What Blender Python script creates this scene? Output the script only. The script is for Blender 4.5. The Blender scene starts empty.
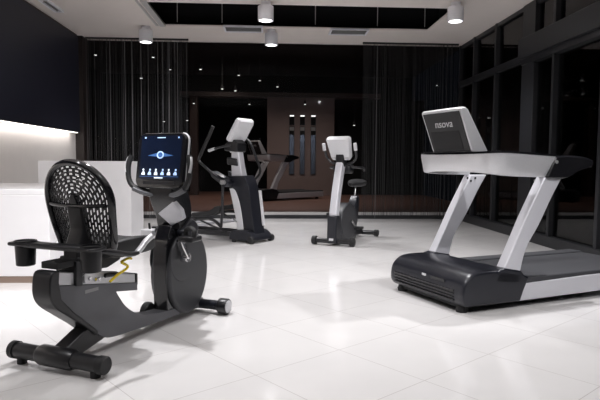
import bpy, bmesh, math, random
from mathutils import Vector, Matrix
R = math.radians
random.seed(7)
C = bpy.context.scene
col = C.collection

# ---------------------------------------------------------------- camera, world, big lights, exposure
cd = bpy.data.cameras.new('camera'); cam = bpy.data.objects.new('camera', cd); col.objects.link(cam)
cam.location = (0, 0, 1.08)
cam.rotation_mode = 'XYZ'
cd.sensor_fit = 'HORIZONTAL'; cd.sensor_width = 36; cd.lens = 36*560/600
cam.matrix_world = (Matrix.Translation((0, 0, 1.08)) @ Matrix.Rotation(R(-3.0), 4, 'Z')
                    @ Matrix.Rotation(R(90-3.8), 4, 'X') @ Matrix.Rotation(R(0.4), 4, 'Z'))
cd.clip_start = 0.05
C.camera = cam
w = bpy.data.worlds.new('night'); C.world = w; w.use_nodes = True
w.node_tree.nodes['Background'].inputs[0].default_value = (0.02, 0.024, 0.035, 1)
w.node_tree.nodes['Background'].inputs[1].default_value = 0.10
C.view_settings.view_transform = 'Standard'; C.view_settings.look = 'None'
C.view_settings.exposure = 0.0; C.view_settings.gamma = 1.0

CEIL = 3.35

def spot(name, loc, target, power, angle=95, blend=.6, rad=.045, color=(.99, .98, 1), parent=None):
    l = bpy.data.lights.new(name, 'SPOT'); l.energy = power; l.spot_size = R(angle); l.spot_blend = blend
    l.shadow_soft_size = rad; l.color = color
    o = bpy.data.objects.new(name, l); col.objects.link(o); o.location = loc
    d = Vector(target)-Vector(loc)
    o.rotation_euler = d.to_track_quat('-Z', 'Y').to_euler()
    if parent: o.parent = parent
    return o

# ceiling spots of the same showroom that hang outside the frame
for (x, y, p) in ((-.8, 4.3, 290), (0.8, 5.4, 180), (2.5, 4.6, 250), (-2.0, 2.4, 95), (0.6, 2.2, 110), (2.4, 2.0, 60)):
    spot('ceiling_spot', (x, y, 3.1), (x*.98, y, 0), p, 105, .8)
la = bpy.data.lights.new('room_fill', 'AREA'); la.energy = 25; la.shape = 'RECTANGLE'; la.size = 5; la.size_y = 5
lo = bpy.data.objects.new('room_fill', la); col.objects.link(lo); lo.location = (0, 1.5, 3.3)
spot('counter_spot', (-.6, 2.2, 3.1), (-2.6, 6.0, .5), 420, 70, .7)
spot('treadmill_fill', (2.3, 1.6, 3.0), (1.9, 4.2, .8), 190, 46, .7)  # unseen spot added to whiten the near treadmill post
spot('machine_spot', (1.6, 3.0, 3.1), (.6, 7.6, .9), 200, 60, .7)

# ---------------------------------------------------------------- materials
def mat(name, colr, rough=.5, metal=0., spec=.5, noise=0., nscale=40., bump=0., emit=None, estr=0., coat=0.):
    m = bpy.data.materials.new(name); m.use_nodes = True
    nt = m.node_tree; b = nt.nodes['Principled BSDF']
    b.inputs['Base Color'].default_value = (*colr, 1); b.inputs['Roughness'].default_value = rough
    b.inputs['Metallic'].default_value = metal; b.inputs['Specular IOR Level'].default_value = spec
    b.inputs['Coat Weight'].default_value = coat
    if emit:
        b.inputs['Emission Color'].default_value = (*emit, 1); b.inputs['Emission Strength'].default_value = estr
    tc = nt.nodes.new('ShaderNodeTexCoord'); n = nt.nodes.new('ShaderNodeTexNoise')
    n.inputs['Scale'].default_value = nscale; n.inputs['Detail'].default_value = 3
    nt.links.new(tc.outputs['Object'], n.inputs['Vector'])
    if noise:
        mx = nt.nodes.new('ShaderNodeMix'); mx.data_type = 'RGBA'
        mx.inputs[6].default_value = (*[c*(1-noise) for c in colr], 1)
        mx.inputs[7].default_value = (*[min(1, c*(1+noise)) for c in colr], 1)
        nt.links.new(n.outputs['Fac'], mx.inputs[0]); nt.links.new(mx.outputs[2], b.inputs['Base Color'])
    if bump:
        bp = nt.nodes.new('ShaderNodeBump'); bp.inputs['Strength'].default_value = bump; bp.inputs['Distance'].default_value = .002
        nt.links.new(n.outputs['Fac'], bp.inputs['Height']); nt.links.new(bp.outputs[0], b.inputs['Normal'])
    return m

M = dict(
    black=mat('black_plastic', (.012, .012, .014), .35, noise=.15, nscale=120, bump=.03),
    rubber=mat('black_rubber', (.010, .010, .011), .6, noise=.2, nscale=200, bump=.1),
    gloss=mat('gloss_black', (.010, .010, .012), .15, noise=.1, coat=.3),
    charcoal=mat('charcoal_metallic_paint', (.115, .117, .128), .42, .1, noise=.1, nscale=300),
    bluecharcoal=mat('blue_black_paint', (.014, .015, .021), .30, .1, noise=.1, nscale=300),
    silver=mat('silver_paint', (.66, .66, .70), .35, .15, noise=.04, nscale=300),
    brushed=mat('brushed_aluminium', (.66, .66, .68), .32, .4, noise=.06, nscale=90),
    palegrey=mat('pale_grey_plastic', (.66, .66, .68), .38, noise=.03),
    chrome=mat('chrome', (.75, .75, .76), .12, 1., noise=.03),
    white=mat('white_lacquer', (.80, .79, .80), .30, noise=.02, nscale=8),
    wallwhite=mat('white_plaster', (.72, .69, .67), .7, noise=.03, nscale=6, bump=.05),
    ceil=mat('ceiling_paint', (.80, .74, .70), .85, noise=.02, nscale=5, bump=.03),
    trimgrey=mat('pale_metal_trim', (.55, .54, .53), .45, .2, noise=.03),
    navy=mat('navy_panel', (.013, .014, .026), .45, noise=.12, nscale=30),
    void=mat('black_void_paint', (.006, .006, .007), .9, noise=.2, nscale=4),
    frame=mat('dark_anodised_frame', (.030, .031, .035), .38, .3, noise=.1, nscale=60),
    brown=mat('brown_wood_veneer', (.055, .034, .028), .5, noise=.2, nscale=9),
    cornerbrown=mat('dark_brown_panel', (.022, .015, .013), .5, noise=.2, nscale=9),
    plinth=mat('brown_plinth', (.26, .19, .15), .5, noise=.1, nscale=14),
    hallwall=mat('brown_hall_wall', (.22, .165, .155), .7, noise=.08, nscale=5),
    hallfloor=mat('red_brown_hall_floor', (.22, .12, .095), .5, noise=.12, nscale=7),
    grille=mat('dark_grey_mesh', (.014, .014, .015), .8, noise=.3, nscale=400),
    housing=mat('dark_charcoal_plastic', (.042, .043, .048), .45, .05, noise=.1, nscale=200),
    yellow=mat('yellow_lever', (.80, .60, .02), .4, noise=.05),
    belt=mat('running_belt', (.045, .046, .052), .75, noise=.25, nscale=260, bump=.15),
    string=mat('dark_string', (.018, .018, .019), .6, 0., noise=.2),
    stringlit=mat('pale_lit_string', (.17, .17, .18), .5, .2, noise=.2),  # paler copy of the string; its lit look is put into the colour
    ventgrey=mat('grey_vent_metal', (.28, .28, .28), .5, .3, noise=.1),
    lampwhite=mat('white_lamp_enamel', (.86, .86, .90), .35, noise=.03),
    glow=mat('lamp_glow', (1, 1, 1), .5, emit=(1, .98, .96), estr=14.),
    led=mat('led_strip_glow', (1, 1, 1), .5, emit=(1, .93, .85), estr=2.5),
    dot=mat('hall_glow', (1, 1, 1), .5, emit=(1, .97, .92), estr=1.6),  # glow for the lamp reflection dots and the bright slot tops
    icon=mat('screen_icon_glow', (.6, .75, 1), .5, emit=(.38, .60, 1), estr=.5),
    iconwhite=mat('screen_white_glow', (.9, .95, 1), .5, emit=(.75, .87, 1), estr=.6),
    halo=mat('screen_blue_glow', (.05, .15, .4), .5, emit=(.07, .16, .42), estr=.22),
    steel=mat('dim_mirror_steel', (.12, .14, .175), .25, .6, noise=.5, nscale=5),
    green=mat('plant_leaf', (.05, .09, .05), .5, noise=.3),
)

def screen_mat():
    m = mat('display_screen', (.005, .008, .02), .15, emit=(.006, .014, .04), estr=.4)
    nt = m.node_tree; b = nt.nodes['Principled BSDF']
    tc = nt.nodes.new('ShaderNodeTexCoord'); mp = nt.nodes.new('ShaderNodeMapping')
    gr = nt.nodes.new('ShaderNodeTexNoise'); gr.inputs['Scale'].default_value = 5
    nt.links.new(tc.outputs['Object'], gr.inputs['Vector'])
    rp = nt.nodes.new('ShaderNodeValToRGB')
    rp.color_ramp.elements[0].position = .35; rp.color_ramp.elements[0].color = (.004, .008, .02, 1)
    rp.color_ramp.elements[1].position = .75; rp.color_ramp.elements[1].color = (.006, .014, .042, 1)
    nt.links.new(gr.outputs['Fac'], rp.inputs[0]); nt.links.new(rp.outputs[0], b.inputs['Emission Color'])
    return m
M['screen'] = screen_mat()

def glass_mat(name, ior, tint):
    m = bpy.data.materials.new(name); m.use_nodes = True; nt = m.node_tree
    for n in list(nt.nodes): nt.nodes.remove(n)
    out = nt.nodes.new('ShaderNodeOutputMaterial'); mx = nt.nodes.new('ShaderNodeMixShader')
    tr = nt.nodes.new('ShaderNodeBsdfTransparent'); gl = nt.nodes.new('ShaderNodeBsdfGlossy'); fr = nt.nodes.new('ShaderNodeFresnel')
    tr.inputs[0].default_value = (*tint, 1); gl.inputs['Roughness'].default_value = .01; fr.inputs[0].default_value = ior
    nt.links.new(fr.outputs[0], mx.inputs[0]); nt.links.new(tr.outputs[0], mx.inputs[1]); nt.links.new(gl.outputs[0], mx.inputs[2])
    nt.links.new(mx.outputs[0], out.inputs[0]); return m
M['glass'] = glass_mat('tinted_window_glass', 1.55, (.55, .56, .58))
M['glassback'] = glass_mat('antireflective_glass', 1.12, (.85, .86, .88))

def floor_mat():
    m = mat('polished_white_tile', (.74, .725, .715), .10, spec=.5)
    nt = m.node_tree; b = nt.nodes['Principled BSDF']; L = nt.links.new
    tc = nt.nodes.new('ShaderNodeTexCoord'); mp = nt.nodes.new('ShaderNodeMapping'); br = nt.nodes.new('ShaderNodeTexBrick')
    mp.inputs['Rotation'].default_value = (0, 0, R(-38.2)); mp.inputs['Location'].default_value = (.13, -.44, 0)
    br.offset = 0; br.squash = 1
    br.inputs['Scale'].default_value = 1; br.inputs['Brick Width'].default_value = .6; br.inputs['Row Height'].default_value = .6
    br.inputs['Mortar Size'].default_value = .0022; br.inputs['Mortar Smooth'].default_value = .3
    br.inputs['Color1'].default_value = (.75, .735, .725, 1); br.inputs['Color2'].default_value = (.72, .705, .70, 1)
    br.inputs['Mortar'].default_value = (.50, .47, .46, 1)
    L(tc.outputs['Object'], mp.inputs[0]); L(mp.outputs[0], br.inputs[0])
    n = nt.nodes.new('ShaderNodeTexNoise'); n.inputs['Scale'].default_value = 3; n.inputs['Detail'].default_value = 6
    L(tc.outputs['Object'], n.inputs['Vector'])
    mx = nt.nodes.new('ShaderNodeMix'); mx.data_type = 'RGBA'; mx.blend_type = 'MULTIPLY'; mx.inputs[0].default_value = .10
    L(br.outputs[0], mx.inputs[6]); L(n.outputs['Fac'], mx.inputs[7]); L(mx.outputs[2], b.inputs['Base Color'])
    mr = nt.nodes.new('ShaderNodeMapRange'); mr.inputs[3].default_value = .07; mr.inputs[4].default_value = .16
    L(n.outputs['Fac'], mr.inputs[0]); L(mr.outputs[0], b.inputs['Roughness'])
    return m
M['floor'] = floor_mat()

# ---------------------------------------------------------------- mesh helpers
class MB:
    def __init__(s): s.bm = bmesh.new()
    def ring_faces(s, r0, r1):
        n = len(r0)
        for i in range(n): s.bm.faces.new((r0[i], r0[(i+1) % n], r1[(i+1) % n], r1[i]))
    def loft(s, rings, cap=True):
        vs = [[s.bm.verts.new(p) for p in r] for r in rings]
        for a, b in zip(vs, vs[1:]): s.ring_faces(a, b)
        if cap: s.bm.faces.new(list(reversed(vs[0]))); s.bm.faces.new(vs[-1])
        return s
    def box(s, x0, x1, y0, y1, z0, z1):
        return s.loft([[(x0, y0, z0), (x1, y0, z0), (x1, y1, z0), (x0, y1, z0)], [(x0, y0, z1), (x1, y0, z1), (x1, y1, z1), (x0, y1, z1)]])
    def prism(s, pts, y0, y1, plane='xz'):
        if plane == 'xz': f = lambda p, t: (p[0], t, p[1])
        elif plane == 'xy': f = lambda p, t: (p[0], p[1], t)
        else: f = lambda p, t: (t, p[0], p[1])
        return s.loft([[f(p, y0) for p in pts], [f(p, y1) for p in pts]])
    def tube(s, pts, r, n=12, smooth=0):
        pts = [Vector(p) for p in pts]
        if smooth: pts = spline(pts, smooth)
        k = len(pts); rr = r if isinstance(r, (list, tuple)) else [r]*k
        if len(rr) != k: rr = [rr[0]+(rr[-1]-rr[0])*i/(k-1) for i in range(k)]
        rings = []; ref = None
        for i, p in enumerate(pts):
            t = (pts[min(i+1, k-1)]-pts[max(i-1, 0)]).normalized()
            if ref is None: ref = Vector((0, 0, 1)) if abs(t.z) < .9 else Vector((1, 0, 0))
            a = (ref-t*ref.dot(t)).normalized(); b = t.cross(a); ref = a
            rings.append([p+(a*math.cos(2*math.pi*j/n)+b*math.sin(2*math.pi*j/n))*rr[i] for j in range(n)])
        return s.loft(rings)
    def bar(s, pts, wy, h, smooth=0):
        """flat-section bar along a path in the xz plane: wy wide sideways, h thick"""
        pts = [Vector(p) for p in pts]
        if smooth: pts = spline(pts, smooth)
        k = len(pts); rings = []
        for i, p in enumerate(pts):
            t = (pts[min(i+1, k-1)]-pts[max(i-1, 0)]).normalized()
            sd = Vector((-t.y, t.x, 0)); sd = sd.normalized() if sd.length > .2 else Vector((0, 1, 0))
            up = t.cross(sd).normalized()
            rings.append([p+sd*(wy/2*a)+up*(h/2*b) for a, b in ((-1, -1), (1, -1), (1, 1), (-1, 1))])
        return s.loft(rings)
    def lathe(s, prof, c=(0, 0, 0), n=24, axis='z'):
        rings = []
        for r, z in prof:
            ring = []
            for j in range(n):
                a = 2*math.pi*j/n; u, v = r*math.cos(a), r*math.sin(a)
                q = {'z': (u, v, z), 'y': (u, z, v), 'x': (z, u, v)}[axis]
                ring.append((c[0]+q[0], c[1]+q[1], c[2]+q[2]))
            rings.append(ring)
        return s.loft(rings)
    def build(s, name, m, parent=None, bevel=0, seg=2, angle=35, world=None):
        bmesh.ops.recalc_face_normals(s.bm, faces=s.bm.faces)
        me = bpy.data.meshes.new(name); s.bm.to_mesh(me); s.bm.free()
        for p in me.polygons: p.use_smooth = True
        me.set_sharp_from_angle(angle=R(angle))
        for mm in (m if isinstance(m, (list, tuple)) else [m]): me.materials.append(mm)
        o = bpy.data.objects.new(name, me); col.objects.link(o)
        if bevel:
            b = o.modifiers.new('bevel', 'BEVEL'); b.width = bevel; b.segments = seg; b.limit_method = 'ANGLE'; b.angle_limit = R(30)
            b.harden_normals = False
        if parent: o.parent = parent
        return o
    def xf(s, mtx):
        bmesh.ops.transform(s.bm, matrix=mtx, verts=s.bm.verts); return s

def spline(pts, sub):
    out = []; n = len(pts)
    for i in range(n-1):
        p0, p1, p2, p3 = pts[max(i-1, 0)], pts[i], pts[i+1], pts[min(i+2, n-1)]
        for k in range(sub):
            t = k/sub
            out.append(.5*((2*p1)+(p2-p0)*t+(2*p0-5*p1+4*p2-p3)*t*t+(3*p1-p0-3*p2+p3)*t**3))
    out.append(pts[-1]); return out

def curve2(pts, sub=5):
    return [(p.x, p.y) for p in spline([Vector((a, b, 0)) for a, b in pts], sub)]

def rrect(w, h, r, n=5):
    out = []
    for cx, cy, a0 in ((w/2-r, h/2-r, 0), (-w/2+r, h/2-r, 90), (-w/2+r, -h/2+r, 180), (w/2-r, -h/2+r, 270)):
        for k in range(n+1):
            a = R(a0+90*k/n); out.append((cx+r*math.cos(a), cy+r*math.sin(a)))
    return out

def text_obj(s, size, m, parent, name, shear=0):
    cu = bpy.data.curves.new(name, 'FONT'); cu.body = s; cu.size = size; cu.extrude = .0008; cu.shear = shear
    cu.align_x = 'CENTER'; cu.align_y = 'CENTER'
    t = bpy.data.objects.new(name, cu); col.objects.link(t)
    me = bpy.data.meshes.new_from_object(t.evaluated_get(bpy.context.evaluated_depsgraph_get()))
    bpy.data.objects.remove(t); me.materials.clear(); me.materials.append(m)
    o = bpy.data.objects.new(name, me); col.objects.link(o); o.parent = parent; return o

def empty(name, loc, fwd=None):
    o = bpy.data.objects.new(name, None); col.objects.link(o); o.location = loc; o.empty_display_size = .1
    if fwd: o.rotation_euler.z = math.atan2(fwd[1], fwd[0])
    return o
def tag(o, label, cat, group=None, kind=None):
    o['label'] = label; o['category'] = cat
    if group: o['group'] = group
    if kind: o['kind'] = kind
    return o
def structure(o): o['kind'] = 'structure'; return o
def copy_tree(o, parent=None):
    c = o.copy(); col.objects.link(c)
    if parent: c.parent = parent
    for ch in [x for x in bpy.data.objects if x.parent == o]: copy_tree(ch, c)
    return c

# ---------------------------------------------------------------- the room
LX, RX, BY = -3.45, 3.65, 10.85
structure(MB().box(LX-.6, RX+.0, -3, BY+.02, -.1, 0).build('floor', M['floor']))
# ceiling with a rectangular opening to the dark void above
OX0, OX1, OY0, OY1 = -1.76, 2.66, 8.25, 9.6
cb = MB()
cb.box(LX-.6, RX, -3, OY0, CEIL, CEIL+.02); cb.box(LX-.6, RX, OY1, BY+.05, CEIL, CEIL+.02)
cb.box(LX-.6, OX0, OY0, OY1, CEIL, CEIL+.02); cb.box(OX1, RX, OY0, OY1, CEIL, CEIL+.02)
structure(cb.build('ceiling', M['ceil']))
vb = MB(); e = .04
vb.box(OX0-.3, OX1+.3, OY0-.3, OY1+.3, CEIL+1.0, CEIL+1.05)
vb.box(OX0-.3, OX0-.27, OY0-.3, OY1+.3, CEIL+.02, CEIL+1.0); vb.box(OX1+.27, OX1+.3, OY0-.3, OY1+.3, CEIL+.02, CEIL+1.0)
vb.box(OX0-.3, OX1+.3, OY0-.3, OY0-.27, CEIL+.02, CEIL+1.0); vb.box(OX0-.3, OX1+.3, OY1+.27, OY1+.3, CEIL+.02, CEIL+1.0)
structure(vb.build('ceiling_void', M['void']))
t = MB()
t.box(OX0-.09, OX0, OY0-.09, OY1+.02, CEIL-.02, CEIL+.02); t.box(OX0-.16, OX0-.12, OY0-.09, OY1+.02, CEIL-.012, CEIL)
structure(t.build('trim_1', M['trimgrey']))
for i, x in enumerate((-1.54, -.81, .73, 1.77, 2.57)):
    tag(MB().tube([(x, 9.45, CEIL+.02), (x, 9.45, CEIL+1.0)], .007, 6).build('hanger_rod', M['trimgrey']),
        'thin steel hanger rod hanging in the dark ceiling opening', 'rod', 'hanger rods in the ceiling opening')

# left wall: white lower wall, navy panel above with an LED strip along its lower edge
structure(MB().box(LX-.55, LX-.12, -3, BY, 0, CEIL).build('wall_left', M['wallwhite']))
pz = 1.60
structure(MB().box(LX-.11, LX, 1.0, 10.38, pz, CEIL-.05).build('wall_left_panel', M['navy']))
structure(MB().box(LX-.12, LX-.02, 1.0, 10.38, CEIL-.045, CEIL-.012).build('trim_2', M['brown']))  # brown colour stands in for the warm glow in the gap above the panel
led = MB().box(LX-.06, LX-.03, 1.0, 10.36, pz-.012, pz-.001).build('led_strip', M['led'])
tag(led, 'glowing white light strip along the lower edge of the navy wall panel', 'light strip')
la = bpy.data.lights.new('led_light', 'AREA'); la.shape = 'RECTANGLE'; la.size = 9; la.size_y = .05; la.energy = 15; la.color = (1, .93, .88)
lo = bpy.data.objects.new('led_light', la); col.objects.link(lo); lo.location = (LX-.03, 5.7, pz-.02); lo.rotation_euler = (0, R(25), R(90))
lo.rotation_euler = (Matrix.Rotation(R(0), 3, 'Z') @ Matrix.Rotation(R(25), 3, 'Y') @ Matrix.Rotation(R(90), 3, 'Z')).to_euler()
structure(MB().box(LX-.12, LX+.03, 10.5, BY-.06, 0, CEIL).build('wall_corner', M['cornerbrown']))

# back glass wall with frame
gb = MB()
gb.box(LX, RX, BY-.05, BY+.05, 0, .07)
structure(gb.build('baseboard_back', M['frame']))
structure(MB().box(LX, RX, BY-.03, BY+.04, .07, .125).build('trim_3', M['trimgrey']))
wb = structure(MB().box(LX, RX, BY-.005, BY+.005, .125, CEIL).build('window_1', M['glassback']))

# right window wall
f = MB()
ys = [-3, -.2, 1.9, 4.0, 5.05, 6.06, 7.15, 9.06, 10.04, 10.8]
for y in ys: f.box(RX-.02, RX+.10, y-.03, y+.03, 0, CEIL+.25)
f.box(RX-.02, RX+.14, 7.68, 8.06, 0, CEIL+.25)
f.box(RX-.04, RX+.12, -3, 10.83, 0, .14)
f.box(RX-.02, RX+.12, 8.0, 10.83, 2.56, 2.66)
f.box(RX-.10, RX+.12, -3, 8.02, 2.58, 2.86)
f.box(RX-.05, RX+.12, -3, 8.02, 2.50, 2.58)
f.box(RX, RX+.12, -3, 10.83, CEIL-.06, CEIL+.25)
structure(f.build('window_2', M['frame'], bevel=.004))
structure(MB().box(RX+.045, RX+.055, -3, 10.83, .14, CEIL-.06).build('window_3', M['glass']))
structure(MB().box(RX+.16, RX+7, -3, 12, -.12, -.1).build('ground_outside', M['void']))

# far hall beyond the glass
structure(MB().box(LX-2, RX+1, BY+.06, 18.6, -.1, .12).build('floor_hall', M['hallfloor']))
structure(MB().box(LX-2, RX+1, BY+.06, 18.6, 3.9, 4.0).build('ceiling_hall', M['void']))
structure(MB().box(LX-2, RX+1, 18.5, 18.6, 0, 3.9).build('wall_hall_back', M['void']))
hw = MB(); hw.box(-.11, 1.86, 16.5, 16.8, 0, 2.98)
structure(hw.build('wall_hall', M['hallwall']))
structure(MB().box(-2.6, 3.2, 16.35, 16.85, 2.98, 3.10).build('trim_4', M['brown']))
structure(MB().box(-2.34, -2.12, 16.4, 16.7, 0, 2.98).build('wall_hall_pier', M['brown']))
structure(MB().box(1.9, RX+1, 16.9, 17.0, 0, 2.98).build('wall_hall_right', M['void']))
structure(MB().box(LX-2, LX-1.95, BY, 18.6, 0, 3.9).build('wall_hall_left', M['void']))

for x, y, z, p in ((-1.2, 12.6, 3.7, 110), (.9, 14.2, 3.7, 130), (-1.4, 15.2, 3.7, 60)):  # unseen warm spots added to brighten the hall
    spot('hall_fill', (x, y, z), (x+.1, y+.6, 0), p, 120, .8, .15, (1, .86, .74))

# ---------------------------------------------------------------- counters
def counter(name, x0, x1, y0, y1, h, label, cat, top=.05, over=.0, plinth=.07):
    r = empty(name, ((x0+x1)/2, (y0+y1)/2, 0)); tag(r, label, cat)
    a, b = (x1-x0)/2, (y1-y0)/2
    MB().box(-a+.0, a-.0, -b, b, plinth, h-top).build('body', M['white'], r, .006)
    MB().box(-a-over, a+over, -b-over, b+over, h-top, h).build('counter_top', M['white'], r, .006)
    MB().box(-a+.01, a-.01, -b+.01, b-.01, 0, plinth).build('plinth', M['plinth'], r)
    return r
counter('low_counter', LX-.1, -1.95, 5.02, 6.5, .83, 'long low white counter against the left wall behind the recumbent bike', 'counter', .05, 0, .06)
counter('reception_desk', -3.0, -1.82, 7.4, 8.1, 1.085, 'tall white desk with thick top standing behind the mesh seat back', 'desk', .25, .0, .02)

# ---------------------------------------------------------------- ceiling lamps and vents
def make_lamp(x, y, label, power):
    r = empty('ceiling_lamp', (x, y, CEIL)); tag(r, label, 'lamp', 'cylinder ceiling lamps')
    MB().lathe([(.07, 0), (.07, -.045), (.03, -.05), (.03, -.06)]).build('mount', M['lampwhite'], r)
    MB().lathe([(.02, -.058), (.108, -.06), (.112, -.066), (.112, -.255), (.108, -.262), (.092, -.262), (.088, -.235), (.02, -.232)], n=32).build('housing', M['lampwhite'], r)
    MB().lathe([(.004, -.236), (.086, -.238), (.086, -.242), (.004, -.244)], n=24).build('bulb_disc', M['glow'], r)
    spot('lamp_beam', (0, 0, -.27), (0, 0, -3), power, 110, .7, .07, parent=r)
    return r
make_lamp(-2.11, 9.72, 'white cylinder ceiling lamp above the left string curtain', 70)
make_lamp(0.0, 9.78, 'white cylinder ceiling lamp behind the dark ceiling opening, beside a vent', 190)
make_lamp(-.08, 8.12, 'white cylinder ceiling lamp at the front edge of the dark ceiling opening', 220)
make_lamp(2.6, 7.95, 'white cylinder ceiling lamp right of the ceiling opening, nearest the dark windows', 130)

def make_vent(x, y, w, d, label, slots=5, rz=0):
    r = empty('ceiling_vent', (x, y, CEIL)); r.rotation_euler.z = rz; tag(r, label, 'vent', 'ceiling air vents')
    t = MB(); b = .03
    t.box(-w/2, w/2, -d/2, -d/2+b, -.03, 0); t.box(-w/2, w/2, d/2-b, d/2, -.03, 0)
    t.box(-w/2, -w/2+b, -d/2+b, d/2-b, -.03, 0); t.box(w/2-b, w/2, -d/2+b, d/2-b, -.03, 0)
    t.build('vent_frame', M['lampwhite'], r)
    t = MB()
    t.box(-w/2+b, w/2-b, -d/2+b, d/2-b, -.006, -.001)
    for k in range(slots):
        y0 = -d/2+b+(d-2*b)*(k+.2)/slots; t.box(-w/2+b, w/2-b, y0, y0+.012, -.022, -.006)
    t.build('vent_grille', M['ventgrey'], r)
make_vent(-.47, 9.70, .66, .40, 'rectangular grey ceiling vent left of the middle lamp')
make_vent(1.33, 9.76, .66, .40, 'rectangular grey ceiling vent above the upright bike, right of the lamps')
make_vent(-3.2, 8.5, .62, .14, 'narrow slot vent in the ceiling corner above the navy panel', 2, R(90))

# ---------------------------------------------------------------- string curtains (nobody could count the strings)
def curtain(x0, x1, y, n, lit, label):
    t = MB(); t.box(x0, x1, y-.02, y+.02, CEIL-.03, CEIL)
    strips = []
    for k in range(n):
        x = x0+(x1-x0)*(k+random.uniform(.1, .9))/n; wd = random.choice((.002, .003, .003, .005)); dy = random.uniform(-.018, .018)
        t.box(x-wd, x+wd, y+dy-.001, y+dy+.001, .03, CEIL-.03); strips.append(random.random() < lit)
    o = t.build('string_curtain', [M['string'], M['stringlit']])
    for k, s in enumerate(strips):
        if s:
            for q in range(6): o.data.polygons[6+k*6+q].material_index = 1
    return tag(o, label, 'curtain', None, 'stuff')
curtain(-3.40, -1.53, 10.62, 70, .24, 'dark string curtain hanging left, behind the white desk')
curtain(1.72, 3.55, 10.62, 80, .04, 'dark string curtain hanging right, behind the treadmill console')

# lamp reflections in the back glass, built as hanging glowing dots
def reflection_dot(x, y, z, label, r=.03):
    o = empty('reflection_dot', (x, y, z)); tag(o, label, 'lamp', 'lamp reflection dots')
    MB().tube([(0, 0, .13), (0, 0, 3.9-z)], .003, 5).build('cable', M['void'], o)
    MB().lathe([(r*1.1, .012), (r*1.1, .09), (r*.4, .10), (r*.4, .14)], n=10).build('housing', M['void'], o)
    MB().lathe([(.004, 0), (r, 0), (r, .012), (.004, .012)], n=10).build('bulb_disc', M['dot'], o)
LBL = 'tiny glowing lamp reflection built as a hanging dot above the elliptical'
for (x, y, z) in ((-1.75, 14.2, 3.37), (-.83, 14.6, 3.30), (-.30, 15, 3.23), (.17, 15.2, 3.1), (-1.32, 15.4, 3.05), (-.98, 15.6, 3.03)):
    reflection_dot(x, y, z, LBL)
for (x, y, z) in ((-2.2, 16.25, 2.74), (-.62, 16.3, 2.74), (.98, 16.3, 2.76)):
    reflection_dot(x, y, z, 'tiny glowing lamp reflection built as a dot below the brown lintel in the far hall', .028)
for (x, y, z) in ((-4.1, 13.5, 3.55), (-2.75, 13.4, 3.5), (-2.55, 14.5, 3.4), (-2.85, 12.6, 2.9), (-3.0, 16, 2.2), (-2.28, 15.5, 2.2)):
    reflection_dot(x, y, z, 'tiny glowing lamp reflection built as a dot behind the left string curtain', .03)
for (x, y, z) in ((2.15, 14.5, 2.05), (4.3, 14.5, 3.1)):
    reflection_dot(x, y, z, 'tiny glowing lamp reflection built as a dot behind the right string curtain', .025)

# slot windows in the brown hall wall
def slot_window(x, z0, z1, label, cap):
    o = empty('slot_window', (x, 16.5, z0)); tag(o, label, 'window', 'slot windows in the brown wall')
    h = z1-z0; w_ = .15; b = .012
    t = MB()
    t.box(-w_/2, w_/2, -.03, .0, 0, b); t.box(-w_/2, w_/2, -.03, .0, h-b, h); t.box(-w_/2, -w_/2+b, -.03, 0, b, h-b); t.box(w_/2-b, w_/2, -.03, 0, b, h-b)
    t.build('window_frame', M['frame'], o)
    if cap:
        MB().box(-w_/2+b, w_/2-b, -.012, -.002, b, h-.05).build('pane', M['void'], o)
        MB().box(-w_/2+b, w_/2-b, -.014, -.002, h-.05, h-b).build('lit_strip', M['dot'], o)
    else:
        MB().box(-w_/2+b, w_/2-b, -.012, -.002, b, h-.24).build('pane', M['steel'], o)
        MB().box(-w_/2+b, w_/2-b, -.012, -.002, h-.24, h-.12).build('dark_pane', M['void'], o)
        MB().box(-w_/2+b, w_/2-b, -.012, -.002, h-.12, h-b).build('upper_pane', M['ventgrey'], o)
for x, nm in ((.61, 'left'), (.92, 'middle'), (1.24, 'right')):
    slot_window(x, 2.18, 2.48, 'small square window slot, %s of the three in the brown hall wall' % nm, True)
    slot_window(x, .74, 2.14, 'tall narrow window slot, %s of the three in the brown hall wall' % nm, False)

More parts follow.
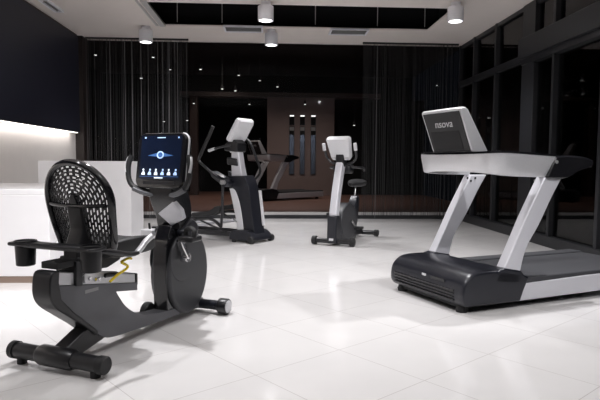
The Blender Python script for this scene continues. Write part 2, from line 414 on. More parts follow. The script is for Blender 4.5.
# ---------------------------------------------------------------- recumbent bike
def recumbent():
    r = empty('recumbent_bike', (-1.10, 2.90, 0), (.43, .903))
    tag(r, 'black recumbent exercise bike with mesh seat back and lit screen, nearest on the left', 'exercise bike')
    # stabilizers
    s = MB().lathe([(.042, -.30), (.042, .30)], (0, 0, .068), 24, 'y').build('rear_stabilizer', M['black'], r, .004)
    for sg in (-1, 1):
        MB().lathe([(.047, sg*.28), (.047, sg*.313), (.040, sg*.32)], (0, 0, .068), 24, 'y').build('end_cap', M['rubber'], s)
        MB().lathe([(.026, 0), (.026, .032)], (0, sg*.25, 0), 14).build('foot', M['rubber'], s)
    MB().lathe([(.046, -.12), (.054, -.10), (.054, .10), (.046, .12)], (0, 0, .068), 24, 'y').build('sleeve', M['black'], s)
    MB().prism([(-.01, .05), (.03, .03), (.36, .10), (.36, .18), (.24, .21), (.02, .115)], -.045, .045).build('rear_leg', M['black'], r, .008)
    # body
    low = [(-.055, .42), (-.02, .36), (.07, .275), (.17, .19), (.25, .118), (.32, .085), (.45, .072), (.70, .06), (1.26, .04)]
    inner = [(1.26, .085), (.85, .105), (.684, .13), (.58, .155), (.51, .195), (.45, .245), (.40, .31), (.385, .335)]
    body = curve2(low, 4)+curve2(inner, 4)+[(.57, .305), (.57, .352), (-.055, .457)]
    b = MB().prism(body, -.058, .058).build('frame', M['charcoal'], r, .010, 3)
    MB().box(.14, .24, -.0595, -.058, .375, .393).build('nameplate', M['ventgrey'], b)
    cap = curve2([(-.03, .53), (-.07, .528), (-.09, .50), (-.095, .41), (-.06, .345), (.03, .275), (.14, .195), (.22, .125)], 4)+[(.24, .145), (.06, .295), (-.02, .38), (-.035, .47)]
    MB().prism(cap, -.062, .062).build('rear_cap', M['black'], r, .010, 3)
    rail = MB().prism([(-.05, .45), (-.05, .525), (.56, .405), (.56, .345), (.50, .35)], -.050, .050).build('seat_rail', M['brushed'], r, .004)
    MB().prism([(.558, .34), (.558, .41), (.58, .405), (.58, .335)], -.054, .054).build('rail_end_cap', M['black'], rail, .004)
    # carriage
    c = MB().prism([(.10, .47), (.10, .575), (.44, .585), (.40, .52), (.30, .49), (.16, .50)], -.075, .075).build('seat_carriage', M['black'], r, .006)
    MB().prism([(.07, .43), (.07, .56), (.115, .56), (.115, .42)], -.070, .070).build('clamp', M['black'], c, .004)
    MB().box(-.04, .10, -.055, .055, .535, .57).build('clamp_bracket', M['rubber'], c, .004)
    MB().prism([(.13, .435), (.13, .50), (.38, .455), (.38, .39)], -.070, -.048).build('side_plate', M['brushed'], c, .003)
    for x, z in ((.16, .455), (.20, .443), (.23, .44)):
        MB().lathe([(.009, -.080), (.012, -.072), (.012, -.068)], (x, 0, z), 12, 'y').build('bolt', M['chrome'], c)
    MB().tube([(.27, -.08, .45), (.36, -.09, .445)], .012, 10).build('lever_pivot', M['black'], c)
    MB().tube([(.25, -.13, .425), (.31, -.135, .455), (.37, -.14, .475), (.385, -.14, .49), (.36, -.14, .505), (.34, -.135, .52), (.40, -.13, .53), (.43, -.13, .525)], .0075, 8, 4).build('adjustment_lever', M['yellow'], r)
    # seat cushion
    rings = []
    for x, hw, z0, z1 in ((.20, .12, .57, .62), (.22, .17, .555, .64), (.32, .20, .545, .645), (.44, .205, .545, .645), (.54, .20, .55, .635), (.60, .17, .56, .615), (.62, .12, .575, .60)):
        ring = []
        for k in range(28):
            a = 2*math.pi*k/28; ca, sa = math.cos(a), math.sin(a)
            yy = hw*math.copysign(abs(ca)**.45, ca); zz = (z0+z1)/2+(z1-z0)/2*math.copysign(abs(sa)**.6, sa)
            if sa > 0: zz += .035*min(1, (abs(yy)/.2)**3)*(hw/.2)
            ring.append((x, yy, zz))
        rings.append(ring)
    MB().loft(rings).build('seat', M['rubber'], r)
    # backrest: rounded frame, slotted shell, spine, crossbar
    back = empty('backrest', (.24, 0, .615)); back.parent = r
    back.rotation_euler = (0, R(-11.5), 0)       # local z runs up the back, leaning to the rear
    H = .475; RAD = .215; zc = H-RAD
    def dish(y, z): return -.035+.9*y*y-.02*math.sin(max(0, min(1, z/H))*math.pi)
    def wid(z): return 1-.16*max(0, (zc-z)/zc)**1.3
    def pathpt(rad, s):            # s along a racetrack: up one side, over the arch, down the other
        Lst = zc
        if s < Lst: y, z = -rad*wid(s), s
        elif s < Lst+math.pi*rad:
            a = math.pi-(s-Lst)/rad; y, z = rad*math.cos(a), zc+rad*math.sin(a)
        else: z = zc-(s-Lst-math.pi*rad); y = rad*wid(z)
        return Vector((dish(y, z), y, z))
    def total(rad): return 2*zc+math.pi*rad
    fr = MB(); P = [pathpt(RAD, total(RAD)*k/60) for k in range(61)]
    P = [Vector((P[0].x, 0, -.01)) + (P[0]-Vector((P[0].x, 0, 0)))*.55] + P + [Vector((P[-1].x, 0, -.01)) + (P[-1]-Vector((P[-1].x, 0, 0)))*.55]
    rings = []
    for k, p in enumerate(P):
        tt = (P[min(k+1, len(P)-1)]-P[max(k-1, 0)]).normalized(); n0 = Vector((1, 0, 0)); n0 = (n0-tt*n0.dot(tt)).normalized(); s0 = tt.cross(n0)
        rings.append([p+n0*(.024*math.cos(a))+s0*(.019*math.sin(a)) for a in [2*math.pi*j/12 for j in range(12)]])
    fr.loft(rings); fr.build('backrest_frame', M['gloss'], back)
    me = MB(); bm = me.bm
    def strip(r0, r1, s0, s1, n):
        tA, tB = total(r0), total(r1); prev = None
        for k in range(n+1):
            q = s0+(s1-s0)*k/n
            a = bm.verts.new(pathpt(r0, q*tA)); b = bm.verts.new(pathpt(r1, q*tB))
            if prev: bm.faces.new((prev[0], prev[1], b, a))
            prev = (a, b)
    nr = 10; pitch = .0188; web = .0085; r_out = RAD-.008
    for k in range(nr):
        ro = r_out-k*pitch
        strip(ro, ro-web, 0, 1, 48)
        ri, rm = ro-web, ro-pitch
        Lp = total((ri+rm)/2); n = max(3, int(Lp/.040)); ph = (k % 2)*.5
        for j in range(n+1):
            a0 = (j-.19+ph)/n; a1 = (j+.19+ph)/n
            a0, a1 = max(0, a0), min(1, a1)
            if a1 > a0: strip(ri, rm, a0, a1, 3)
    shell = me.build('mesh_panel', M['gloss'], back)
    so = shell.modifiers.new('solid', 'SOLIDIFY'); so.thickness = .006; so.offset = 0
    sp = MB()
    sp.prism(curve2([(-.035, -.02), (-.03, .12), (-.022, zc+.02), (0, zc+.05), (.022, zc+.02), (.03, .12), (.035, -.02)], 3), -.062, -.028, 'yz')
    sp.build('spine', M['gloss'], back, .004)
    cbp = [Vector((dish(y, .24)-.008, y, .245)) for y in [-.19+.38*k/10 for k in range(11)]]
    MB().bar(cbp, .012, .022).build('crossbar', M['gloss'], back, .003) if False else MB().tube(cbp, .011, 8).build('crossbar', M['gloss'], back)
    MB().prism([(.10, .52), (.17, .52), (.22, .62), (.19, .80), (.15, .86), (.13, .84), (.15, .72), (.10, .60)], -.05, .05).build('back_bracket', M['black'], r, .01)
    # side handle loop with bottle cups
    hp = [(x, sg*y, z) for sg, seq in ((-1, 1), (1, -1)) for x, y, z in [(.39, .30, .665), (.35, .295, .645), (.29, .29, .595), (.22, .285, .592), (.10, .275, .62), (.0, .23, .64), (-.03, .12, .645)][::seq]]
    h = MB().tube(hp, .014, 10, 4).build('side_handle', M['black'], r)
    for sg in (-1, 1):
        MB().tube([(.285, sg*.29, .593), (.32, sg*.293, .62), (.35, sg*.295, .645), (.395, sg*.30, .668)], .0165, 12, 3).build('grip_sensor', M['brushed'], h)
    tr = curve2([(-.05, -.275), (-.045, -.16), (-.035, 0), (-.045, .16), (-.05, .275), (.0, .295), (.06, .28), (.085, .22), (.055, .15), (.055, 0), (.055, -.15), (.085, -.22), (.06, -.28), (.0, -.295)], 3)
    MB().prism(tr, .638, .655, 'xy').build('cup_tray', M['black'], r, .006)
    for sg in (-1, 1):
        MB().lathe([(.042, .528), (.048, .532), (.053, .645), (.057, .650), (.057, .662), (.049, .662), (.044, .55), (.004, .546)], (.015, sg*.222, 0), 24).build('cup_holder', M['black'], r)
    # drive housing and mast
    ell = [(1.10+.235*math.cos(a), .325+.290*math.sin(a)) for a in [2*math.pi*k/40 for k in range(40)]]
    hs = MB().prism(ell, -.08, .08).build('drive_housing', M['housing'], r, .02, 3)
    for sg in (-1, 1):
        MB().lathe([(.16, sg*.079), (.155, sg*.085), (.11, sg*.0855), (.02, sg*.0855)], (1.03, 0, .43), 32, 'y').build('crank_cover', M['housing'], hs)
    col_ = curve2([(.93, .66), (.89, .58), (.87, .48), (.865, .32), (.875, .08)], 4)+curve2([(1.10, .06), (1.02, .20), (.97, .36), (.96, .50), (.99, .60), (1.04, .66)], 4)
    MB().prism(col_, -.054, .054).build('mast_column', M['gloss'], r, .022, 3)
    neck = curve2([(.885, .96), (.885, .88), (.90, .81), (.95, .72), (.965, .665), (.975, .63)], 4)+curve2([(1.04, .62), (1.10, .69), (1.10, .80), (1.03, .96)], 4)
    MB().prism(neck, -.092, .092).build('mast', M['gloss'], r, .018, 3)
    q = [(.928, .055, .735), (.893, -.088, .822), (.930, -.128, .76), (.952, -.130, .70), (.955, -.03, .655)]
    MB().loft([[(x, y, z) for x, y, z in q], [(x+.035, y, z+.012) for x, y, z in q]]).build('silver_panel', M['silver'], r, .005)
    for sg in (-1, 1):
        MB().prism(curve2([(.96, .62), (1.0, .56), (1.07, .54), (1.14, .58), (1.15, .65), (1.08, .70)], 3), min(sg*.06, sg*.12), max(sg*.06, sg*.12)).build('knee_cover', M['bluecharcoal'], r, .015)
    MB().lathe([(.05, .10), (.06, .11), (.06, .14), (.05, .15)], (.86, -.03, .09), 20, 'y').build('transport_wheel', M['rubber'], r)
    # cranks
    for sg, dx, dz in ((-1, -.12, -.0), (1, .0, .0)): pass
    MB().bar([(.93, -.115, .57), (.95, -.12, .52), (1.0, -.125, .44)], .05, .03).build('crank', M['chrome'], r, .006)
    MB().lathe([(.026, -.14), (.032, -.13), (.032, -.10), (.03, -.08)], (1.0, 0, .44), 20, 'y').build('crank_hub', M['chrome'], r)
    MB().bar([(1.03, .11, .57), (1.01, .115, .48), (1.0, .12, .43)], .04, .025).build('crank', M['chrome'], r, .006)
    p = MB().box(.87, .99, -.25, -.14, .565, .60).xf(Matrix.Identity(4)).build('pedal', M['black'], r, .008)
    MB().tube([(.90, -.245, .595), (.91, -.24, .635), (.93, -.20, .65), (.95, -.155, .635), (.96, -.145, .595)], .016, 8, 4).build('pedal_strap', M['rubber'], p)
    p = MB().box(.99, 1.07, .15, .25, .565, .615).build('pedal', M['brushed'], r, .008)
    MB().tube([(1.03, .10, .575), (1.03, .16, .585)], .012, 8).build('pedal_axle', M['chrome'], p)
    MB().tube([(1.03, .20, .612), (1.03, .205, .655)], .008, 8).build('pedal_tab', M['black'], p)
    # front stabilizer
    s = MB().lathe([(.034, -.24), (.034, .24)], (1.275, 0, .06), 20, 'y').build('front_stabilizer', M['bluecharcoal'], r, .003)
    for sg in (-1, 1):
        MB().lathe([(.036, sg*.20), (.055, sg*.215), (.055, sg*.275), (.052, sg*.28)], (1.275, 0, .06), 24, 'y').build('end_roller', M['black'], s)
        MB().lathe([(.044, sg*.2795), (.044, sg*.284), (.04, sg*.286)], (1.275, 0, .06), 24, 'y').build('end_disc', M['palegrey'], s)
    MB().prism([(1.18, .04), (1.18, .12), (1.30, .10), (1.33, .03)], -.06, .06).build('front_bracket', M['charcoal'], s, .008)
    # console
    con = empty('console', (.915, 0, 1.085)); con.parent = r; con.rotation_euler = (0, R(9), 0)
    sh = MB(); o0 = rrect(.375, .365, .05, 5); o1 = rrect(.345, .335, .05, 5)
    sh.loft([[(-.030, p[0]*.97, p[1]*.97) for p in o0], [(-.020, *p) for p in o0], [(.030, *p) for p in o0], [(.055, *p) for p in o1]])
    sh.build('console_shell', M['gloss'], con)
    rim = MB()
    pr = [p for p in o0]
    rp = [(.004, p[0]*1.0, p[1]*1.0) for p in pr if p[0] < -.12]
    rp.sort(key=lambda q: q[2])
    rim.tube(rp, .008, 8).build('silver_rim', M['brushed'], con)
    sc = MB().prism(rrect(.315, .285, .006, 2), -.0325, -.029, 'yz').xf(Matrix.Translation((0, 0, .02))).build('screen', M['screen'], con)
    # on-screen artwork (bike's right side is -y, which is screen right)
    def deco(name, mb, m): mb.build(name, m, sc)
    t = MB(); n = 24; cz = .035
    o_ = [(-.034, .023*math.cos(2*math.pi*k/n), cz+.021*math.sin(2*math.pi*k/n)) for k in range(n)]
    t.tube(o_+[o_[0]], .0045, 6); deco('screen_emblem', t, M['icon'])
    t = MB(); t.prism([(-.10, cz-.005), (-.04, cz+.010), (0, cz+.022), (.04, cz+.010), (.10, cz-.005), (.04, cz-.010), (0, cz-.012), (-.04, cz-.010)], -.0333, -.0329, 'yz'); deco('screen_glow', t, M['halo'])
    for k in range(6):
        y = .125-.05*k; t = MB(); z0 = -.085
        t.lathe([(.001, -.0345), (.007, -.0345), (.007, -.0335), (.001, -.0335)], (0, y-.004*(k % 2), z0+.022), 10, 'x')
        t.prism([(y-.014, z0-.012), (y+.012, z0-.012), (y+.013, z0-.002), (y+.003, z0+.012), (y-.009, z0+.010), (y-.013, z0)], -.0345, -.0335, 'yz')
        deco('screen_icon', t, M['icon'] if k % 2 else M['iconwhite'])
    t = MB(); t.box(-.0345, -.0335, -.032, .035, -.119, -.111); deco('screen_bar', t, M['iconwhite'])
    t = MB(); t.box(-.0345, -.0335, -.15, .15, -.108, -.1055); deco('screen_line', t, M['halo'])
    t = MB(); t.box(-.0345, -.0335, -.03, .035, .146, .152); deco('screen_title', t, M['icon'])
    t = MB(); t.box(-.0345, -.0335, .122, .134, .144, .154); deco('screen_mark', t, M['icon'])
    t = MB(); t.box(-.0345, -.0335, -.137, -.127, .144, .154); deco('screen_mark', t, M['icon'])
    MB().box(-.034, -.0295, -.12, .12, -.160, -.137).build('lower_bezel', M['black'], con, .003)
    MB().bar([(.95, 0, .80), (.955, 0, .95), (.94, 0, 1.02)], .14, .09).build('console_neck', M['black'], r, .015)
    # handlebars
    for sg in (-1, 1):
        hb = MB().tube([(.92, sg*.02, .87), (.89, sg*.12, .885), (.865, sg*.20, .915), (.86, sg*.235, .97), (.865, sg*.24, 1.06), (.88, sg*.225, 1.12)], .018, 10, 4).build('handlebar', M['rubber'], r)
        MB().tube([(.91, sg*.05, .862), (.885, sg*.13, .876), (.862, sg*.20, .905)], .0195, 10, 3).build('lower_sleeve', M['charcoal'], hb)
        MB().tube([(.85, sg*.248, 1.01), (.862, sg*.252, 1.07), (.875, sg*.242, 1.11)], .010, 8, 3).build('pulse_sensor', M['brushed'], hb)
    return r
recumbent()

# ---------------------------------------------------------------- treadmill
def treadmill():
    r = empty('treadmill', (1.245, 4.31, 0), (.93, .365))
    tag(r, 'large black and silver treadmill standing by the dark windows on the right', 'treadmill')
    prof = curve2([(-.02, .055), (-.045, .10), (-.045, .17), (-.025, .235), (.03, .285), (.11, .305), (.28, .305), (.45, .285), (.58, .235)], 3)+[(.53, .13), (.50, .05)]
    rings = []
    for y, k in ((-.425, .9), (-.415, .96), (-.385, 1.0), (.385, 1.0), (.415, .96), (.425, .9)):
        rings.append([(.25+(x-.25)*(.985 if k < .95 else 1), y, .12+(z-.12)*k) for x, z in prof])
    hood = MB().loft(rings).build('motor_hood', M['bluecharcoal'], r, .006, angle=40)
    for k in range(4):
        z = .085+.024*k; MB().box(-.056-.002*(k > 0), -.035, -.33, .36, z, z+.010).build('hood_slat', M['black'], hood, .002)
    MB().box(-.049, -.04, -.02, .02, .205, .222).build('label_plate', M['palegrey'], hood)
    MB().box(-.047, -.04, -.23, -.08, .198, .222).build('power_inlet', M['black'], hood, .002)
    for x, y in ((.02, -.34), (.02, .34), (1.95, -.34), (1.95, .34)):
        MB().lathe([(.04, 0), (.045, .02), (.03, .065)], (x, y, 0), 16).build('foot', M['rubber'], r)
    MB().box(.0, 1.0, -.36, .36, .03, .08).build('chassis', M['rubber'], r)
    for sg in (-1, 1):
        y0, y1 = sorted((sg*.42, sg*.365))
        MB().prism([(.46, .05), (.50, .185), (1.2, .20), (2.10, .20), (2.12, .19), (2.12, .055)], y0, y1).build('side_skirt', M['silver'], r, .012)
        y0, y1 = sorted((sg*.415, sg*.285))
        MB().prism([(.45, .17), (.45, .222), (.60, .228), (2.10, .228), (2.12, .21), (2.12, .17)], y0, y1).build('foot_rail', M['belt'], r, .008)
    MB().box(.5, 2.10, -.29, .29, .17, .215).build('belt', M['belt'], r)
    MB().box(.4, 2.1, -.36, .36, .07, .175).build('deck', M['rubber'], r)
    # posts
    for sg in (-1, 1):
        fr = curve2([(.30, .22), (.335, .30), (.42, .455), (.55, .70), (.72, .985)], 4); bk = curve2([(.905, .985), (.80, .83), (.675, .62), (.55, .44), (.49, .22)], 4)
        y0, y1 = sorted((sg*.415, sg*.335))
        MB().prism(fr+bk, y0, y1).build('upright_post', M['silver'], r, .014, 3)
        y0, y1 = sorted((sg*.425, sg*.325))
        ft = MB().prism([(.24, .21), (.28, .30), (.34, .315), (.50, .285), (.56, .225), (.52, .18)], y0, y1).build('post_foot', M['bluecharcoal'], r, .015, 3)
        MB().lathe([(.014, sg*.443), (.014, sg*.447), (.01, sg*.448)], (.80, 0, 1.10), 14, 'y').build('fairing_screw', M['ventgrey'], r)
        y0, y1 = sorted((sg*.44, sg*.36))
        MB().prism(curve2([(.80, 1.145), (.95, 1.15), (1.12, 1.14), (1.22, 1.11)], 3)+curve2([(1.20, 1.06), (1.06, 1.03), (.92, .975), (.72, .975)], 3), y0, y1).build('side_handle', M['gloss'], r, .015, 3)
        for x, z in ((.74, .955), (.78, .93), (.83, .955)):
            MB().lathe([(.010, sg*.333), (.010, sg*.331 if sg > 0 else -.331)], (x-.03, 0, z), 10, 'y').build('bolt', M['ventgrey'], r) if sg < 0 else MB().lathe([(.010, .334), (.010, .330), (.006, .329)], (x-.06, 0, z), 10, 'y').build('bolt', M['black'], r)
    # silver band wrapping the front of the console and running back along both sides
    half = [(.865, .43, 1.132, .985), (.80, .432, 1.142, .98), (.60, .434, 1.152, .985), (.42, .436, 1.160, .990), (.33, .434, 1.163, .995), (.27, .424, 1.163, 1.0), (.225, .395, 1.162, 1.004), (.20, .35, 1.160, 1.008), (.185, .25, 1.157, 1.015), (.18, .10, 1.155, 1.02)]
    loop = [(x, -y, zt, zb) for x, y, zt, zb in half]+[(x, y, zt, zb) for x, y, zt, zb in reversed(half)]
    rings = []; trings = []
    for k, (x, y, zt, zb) in enumerate(loop):
        p = Vector(loop[max(k-1, 0)][:2]); q = Vector(loop[min(k+1, len(loop)-1)][:2]); tt = (q-p).normalized(); nn = Vector((tt.y, -tt.x))
        if nn.dot(Vector((x-.6, y))) < 0: nn = -nn
        i = -nn; sh = .02 if k in (0, len(loop)-1) else 0
        P = lambda off, z, dx=0: (x+i.x*off+dx, y+i.y*off, z)
        rings.append([P(.0, zt), P(.0, zt-.03), P(.022, zb+.01, -sh), P(.03, zb, -sh), P(.07, zb, -sh), P(.06, zt)])
        trings.append([P(-.003, zt), P(-.001, zt+.014), P(.05, zt+.018), P(.06, zt)])
    MB().loft(rings).build('console_band', M['brushed'], r, .004, angle=50)
    MB().loft(trings).build('top_trim', M['gloss'], r, angle=50)
    MB().prism([(.27, 1.04), (.25, 1.165), (.40, 1.18), (.55, 1.165), (.52, 1.08), (.35, 1.03)], -.365, .365).build('console_deck', M['gloss'], r, .012)
    MB().tube([(.50, -.39, 1.10), (.52, -.2, 1.12), (.52, .2, 1.12), (.50, .39, 1.10)], .018, 10, 4).build('cross_handlebar', M['rubber'], r)
    # monitor
    def wedge(y): return [(.07, y, 1.49), (.20, y, 1.17), (.36, y, 1.17), (.15, y, 1.49), (.125, y, 1.505), (.085, y, 1.505)]
    rings = []
    for y, s in ((-.215, .97), (-.205, 1), (.205, 1), (.215, .97)): rings.append([(.2+(a-.2)*s, b, 1.33+(c-1.33)*s) for a, b, c in wedge(y)])
    mo = MB().loft(rings).build('monitor', M['brushed'], r, .012, 3)
    nrm = Vector((-.926, 0, -.376))
    def onback(u, v, off):   # u sideways, v down the back face
        p = Vector((.078, 0, 1.47)).lerp(Vector((.198, 0, 1.175)), v); return p+nrm*off+Vector((0, u, 0))
    t = MB(); q = [(-.205, -.02), (.196, -.02), (.196, .99), (-.205, .99)]
    t.loft([[onback(a, b, -.004) for a, b in q], [onback(a, b, .006) for a, b in q]]).build('back_cover', M['rubber'], mo, .003)
    t = MB(); q = [(-.15, .46), (.165, .46), (.165, .95), (-.15, .95)]
    t.loft([[onback(a, b, .004) for a, b in q], [onback(a, b, .009) for a, b in q]]).build('speaker_grille', M['grille'], mo, .003)
    tx = text_obj('nsova', .085, M['palegrey'], mo, 'brand_mark', .25)
    zax = nrm; yax = -(Vector((.198, 0, 1.175))-Vector((.078, 0, 1.47))).normalized(); xax = yax.cross(zax).normalized()
    tx.matrix_local = Matrix.Translation(onback(-.005, .27, .0075)) @ Matrix((xax, yax, zax)).transposed().to_4x4()
    t = MB(); t.loft([[(.155, y, 1.48), (.345, y, 1.20), (.349, y, 1.203), (.159, y, 1.483)] for y in (-.18, .18)]).build('display_face', M['screen'], mo)
    r.scale = (1, 1.09, 1)
    return r
tm = treadmill()
far = copy_tree(tm)
far.location = (-.52, 14.1, .12); far['label'] = 'treadmill standing in the dim brown hall behind the glass'
far.rotation_euler.z = math.atan2(.62, .78)

# ---------------------------------------------------------------- elliptical trainer
def elliptical():
    r = empty('elliptical_trainer', (-.20, 7.62, 0), (.78, -.62))
    tag(r, 'black elliptical cross trainer with white tilted console and long swing arms', 'elliptical trainer')
    body = curve2([(-.47, .89), (-.40, .74), (-.31, .48), (-.26, .28), (-.24, .10)], 4)+curve2([(.10, .08), (.065, .16), (.02, .38), (-.02, .62), (-.06, .78), (-.13, .90)], 4)
    b = MB().prism(body, -.105, .105).build('tower', M['bluecharcoal'], r, .025, 3)
    MB().prism(curve2([(-.385, .715), (-.31, .46), (-.255, .26), (-.235, .11)], 4)+curve2([(-.125, .11), (-.15, .30), (-.20, .52), (-.27, .68), (-.33, .725)], 4), -.112, .112).build('pale_side_strip', M['palegrey'], b, .006)
    MB().prism(curve2([(.005, .70), (.035, .50), (.075, .22)], 4)+curve2([(.06, .22), (.02, .50), (-.01, .70)], 4), .06, .112).build('pale_front_strip', M['palegrey'], b, .003)
    MB().prism(curve2([(-.30, .03), (-.29, .12), (-.20, .165), (.0, .16), (.08, .12), (.12, .07), (.12, .03)], 3), -.21, .21).build('base_cover', M['bluecharcoal'], r, .03, 3)
    for sg in (-1, 1):
        MB().lathe([(.03, sg*.17), (.048, sg*.18), (.048, sg*.235), (.044, sg*.24)], (.09, 0, .048), 18, 'y').build('transport_wheel', M['rubber'], r)
        MB().lathe([(.03, 0), (.03, .04)], (-.22, sg*.2, 0), 12).build('foot', M['rubber'], r)
        MB().bar([(-.24, sg*.16, .10), (-.9, sg*.16, .085), (-1.75, sg*.16, .085)], .07, .06).build('base_rail', M['black'], r, .006)
        MB().tube([(-.25, sg*.20, .30), (-.8, sg*.20, .19), (-1.5, sg*.20, .16)], .016, 8).build('ramp_tube', M['silver'], r)
    MB().box(-1.80, -1.70, -.30, .30, .02, .11).build('rear_stabilizer', M['black'], r, .01)
    MB().prism(curve2([(-1.75, .08), (-1.78, .30), (-1.66, .46), (-1.5, .40), (-1.40, .22), (-1.38, .08)], 4), -.09, .09).build('rear_drive_cover', M['bluecharcoal'], r, .02)
    MB().prism([(-.40, .86), (-.19, .86), (-.235, 1.02), (-.285, 1.28), (-.40, 1.30), (-.41, 1.10)], -.055, .055).build('mast', M['silver'], r, .015, 3)
    MB().prism([(-.46, 1.05), (-.27, 1.03), (-.29, 1.13), (-.46, 1.15)], -.085, .085).build('bottle_holder', M['black'], r, .012)
    MB().prism([(-.50, 1.24), (-.26, 1.22), (-.25, 1.34), (-.33, 1.40), (-.48, 1.34)], -.10, .10).build('console_bracket', M['black'], r, .015)
    con = empty('console', (-.285, 0, 1.52)); con.parent = r; con.rotation_euler = (0, R(35), 0)
    o0 = rrect(.34, .36, .04, 4); o1 = rrect(.30, .32, .04, 4)
    MB().loft([[(-.02, *p) for p in o0], [(.015, *p) for p in o0], [(.045, *p) for p in o1]]).build('console_shell', M['palegrey'], con)
    MB().prism(rrect(.30, .30, .01, 2), -.024, -.019, 'yz').build('screen', M['screen'], con)
    MB().box(.03, .052, -.10, .10, -.165, -.13).build('speaker_slot', M['black'], con, .004)
    for sg in (-1, 1):
        h = MB().tube([(-.36, sg*.06, 1.30), (-.40, sg*.16, 1.30), (-.50, sg*.21, 1.28), (-.66, sg*.22, 1.24)], .016, 8, 4).build('fixed_handle', M['black'], r)
        MB().tube([(-.56, sg*.215, 1.267), (-.67, sg*.222, 1.238)], .020, 8).build('pulse_grip', M['brushed'], h)
    for sg, pts in ((-1, [(-.53, 1.57), (-.63, 1.40), (-.78, 1.17), (-.80, 1.10), (-.74, 1.05), (-.55, .93), (-.35, .81)]),
                    (1, [(-.50, 1.42), (-.40, 1.40), (-.33, 1.33), (-.22, 1.12), (-.16, .98), (-.20, .88), (-.35, .78)])):
        P = [(x, sg*.28, z) for x, z in pts]
        a = MB().tube(P, .019, 8, 4).build('swing_arm', M['black'], r)
        MB().tube(P[:3], .024, 8, 4).build('grip', M['rubber'], a)
        MB().lathe([(.02, sg*.25), (.034, sg*.255), (.034, sg*.305), (.024, sg*.31)], (-.35, 0, .81 if sg < 0 else .78), 18, 'y').build('pivot', M['ventgrey'], a)
        MB().prism([(-.62, .96), (-.36, .86), (-.30, .80), (-.35, .74), (-.60, .88)], min(sg*.10, sg*.25), max(sg*.10, sg*.25)).build('arm_shoulder', M['bluecharcoal'], a, .01)
        MB().tube([(-.35, sg*.28, .80), (-.36, sg*.28, .5), (-.38, sg*.28, .20)], .018, 8).build('link_bar', M['black'], a)
        dz = 0 if sg < 0 else .06
        pa = MB().tube([(-.38, sg*.28, .20), (-.62, sg*.26, .30+dz), (-1.1, sg*.24, .24+dz), (-1.55, sg*.2, .25)], .022, 8, 3).build('pedal_arm', M['black'], r)
        MB().tube([(-.30, sg*.27, .14), (-.55, sg*.27, .20), (-.95, sg*.25, .30+dz)], .014, 8).build('brace', M['black'], pa)
        MB().loft([[(x, sg*.22+y*wd, z+dz) for x, y, z in ((x0, -1, z0), (x0, 1, z0), (x0, 1, z0+t0), (x0, -1, z0+t0))] for x0, wd, z0, t0 in ((-.96, .06, .31, .05), (-.90, .085, .31, .06), (-.60, .085, .34, .07), (-.46, .075, .38, .10), (-.42, .05, .42, .07))]).build('foot_pedal', M['rubber'], pa, .012)
    return r
elliptical()

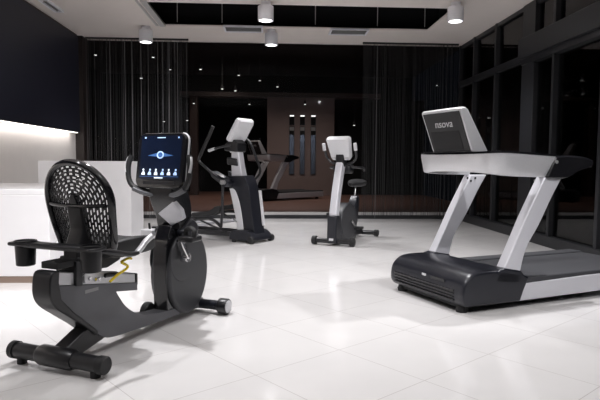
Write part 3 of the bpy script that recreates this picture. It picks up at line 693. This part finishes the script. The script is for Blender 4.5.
# ---------------------------------------------------------------- upright bike
def upright():
    r = empty('upright_bike', (.82, 7.27, 0), (-.47, -.88))
    tag(r, 'upright exercise bike with pale grey mast and white console back, middle of the room', 'exercise bike')
    def stab(name, x, half, roll):
        s = MB().lathe([(.034, -half), (.034, half)], (x, 0, .058), 16, 'y').build(name, M['black'], r, .003)
        for sg in (-1, 1):
            MB().lathe([(.036, sg*(half-.06)), (roll, sg*(half-.05)), (roll, sg*half), (roll-.006, sg*(half+.006))], (0+x, 0, .058), 20, 'y').build('end_roller', M['rubber'], s)
    stab('front_stabilizer', 0, .29, .056); stab('rear_stabilizer', -1.10, .27, .048)
    MB().bar([(-.05, 0, .09), (-.6, 0, .075), (-1.08, 0, .075)], .08, .07).build('base_beam', M['black'], r, .008)
    MB().prism([(-.14, .03), (.07, .03), (.06, .20), (.05, .39), (-.10, .39), (-.14, .2)], -.066, .066).build('mast_foot', M['bluecharcoal'], r, .012)
    MB().box(.068, .074, -.03, .03, .07, .10).build('foot_label', M['palegrey'], r)
    MB().bar([(-.02, 0, .38), (-.08, 0, .62), (-.17, 0, .88), (-.26, 0, 1.10)], .105, .12, 4).build('mast', M['silver'], r, .02, 3)
    MB().lathe([(.026, .05), (.026, .056), (.018, .058)], (0, 0, 0), 18, 'x').xf(Matrix.Translation((-.06, 0, .49))).build('mast_emblem', M['ventgrey'], r)
    ell = [(-.42+.30*math.cos(a), .29+.25*math.sin(a)) for a in [2*math.pi*k/32 for k in range(32)]]
    h = MB().prism(ell, -.075, .075).build('drive_housing', M['housing'], r, .02, 3)
    MB().prism([(-.72, .03), (-.10, .03), (-.10, .16), (-.72, .16)], -.07, .07).build('housing_skirt', M['housing'], h, .02)
    MB().prism(curve2([(-.62, .30), (-.70, .48), (-.78, .60), (-.86, .60), (-.84, .40), (-.74, .14), (-.60, .12)], 3), -.06, .06).build('seat_tube', M['bluecharcoal'], r, .012)
    MB().box(-.87, -.77, -.04, .04, .575, .61).build('collar', M['silver'], r, .006)
    MB().tube([(-.82, 0, .58), (-.86, 0, .74)], .022, 12).build('seat_post', M['chrome'], r)
    rings = []
    for x, hw, z0, z1 in ((-1.00, .08, .76, .82), (-.98, .13, .745, .85), (-.90, .14, .74, .85), (-.80, .10, .74, .835), (-.70, .045, .75, .82), (-.64, .025, .76, .80)):
        rings.append([(x, hw*math.copysign(abs(math.cos(a))**.7, math.cos(a)), (z0+z1)/2+(z1-z0)/2*math.sin(a)) for a in [2*math.pi*k/18 for k in range(18)]])
    MB().loft(rings).build('saddle', M['rubber'], r)
    for sg in (-1, 1):
        MB().bar([(-.44, sg*.095, .29), (-.44-.12*sg, sg*.10, .29-.10*sg)], .03, .035).build('crank', M['chrome'], r, .004)
        MB().box(-.50-.12*sg, -.38-.12*sg, min(sg*.11, sg*.21), max(sg*.11, sg*.21), .265-.10*sg, .30-.10*sg).build('pedal', M['rubber'], r, .006)
    con = empty('console', (-.215, 0, 1.275)); con.parent = r; con.rotation_euler = (0, R(28), 0)
    def tr(w0, w1, hh, rr): return [(y*(1+(w1/w0-1)*(z/hh+.5)), z) for y, z in rrect(w0, hh, rr, 4)]
    o0 = tr(.275, .345, .33, .035); o1 = tr(.245, .31, .295, .035)
    MB().loft([[(-.03, *p) for p in o0], [(.02, *p) for p in o0], [(.05, *p) for p in o1]]).build('console_shell', M['palegrey'], con)
    MB().prism(rrect(.25, .25, .01, 2), -.034, -.029, 'yz').build('screen', M['screen'], con)
    MB().tube([(.052, -.12, -.115), (.056, 0, -.118), (.052, .12, -.115)], .004, 6).build('shell_seam', M['ventgrey'], con)
    MB().prism([(-.36, 1.06), (-.24, 1.02), (-.19, 1.08), (-.20, 1.20), (-.28, 1.22)], -.055, .055).build('console_bracket', M['black'], r, .012)
    MB().box(-.46, -.29, -.12, .12, .94, 1.06).build('handlebar_block', M['black'], r, .03)
    for sg in (-1, 1):
        hb = MB().tube([(-.30, sg*.05, 1.06), (-.30, sg*.15, 1.09), (-.27, sg*.21, 1.16), (-.22, sg*.22, 1.25), (-.18, sg*.22, 1.34)], .016, 8, 4).build('handlebar', M['black'], r)
        MB().tube([(-.21, sg*.222, 1.25), (-.175, sg*.222, 1.34)], .024, 8).build('pulse_pad', M['palegrey'], hb)
        MB().tube([(-.32, sg*.05, 1.03), (-.40, sg*.20, 1.02), (-.52, sg*.23, 1.01), (-.62, sg*.20, .98)], .016, 8, 4).build('lower_bar', M['black'], r)
    return r
upright()
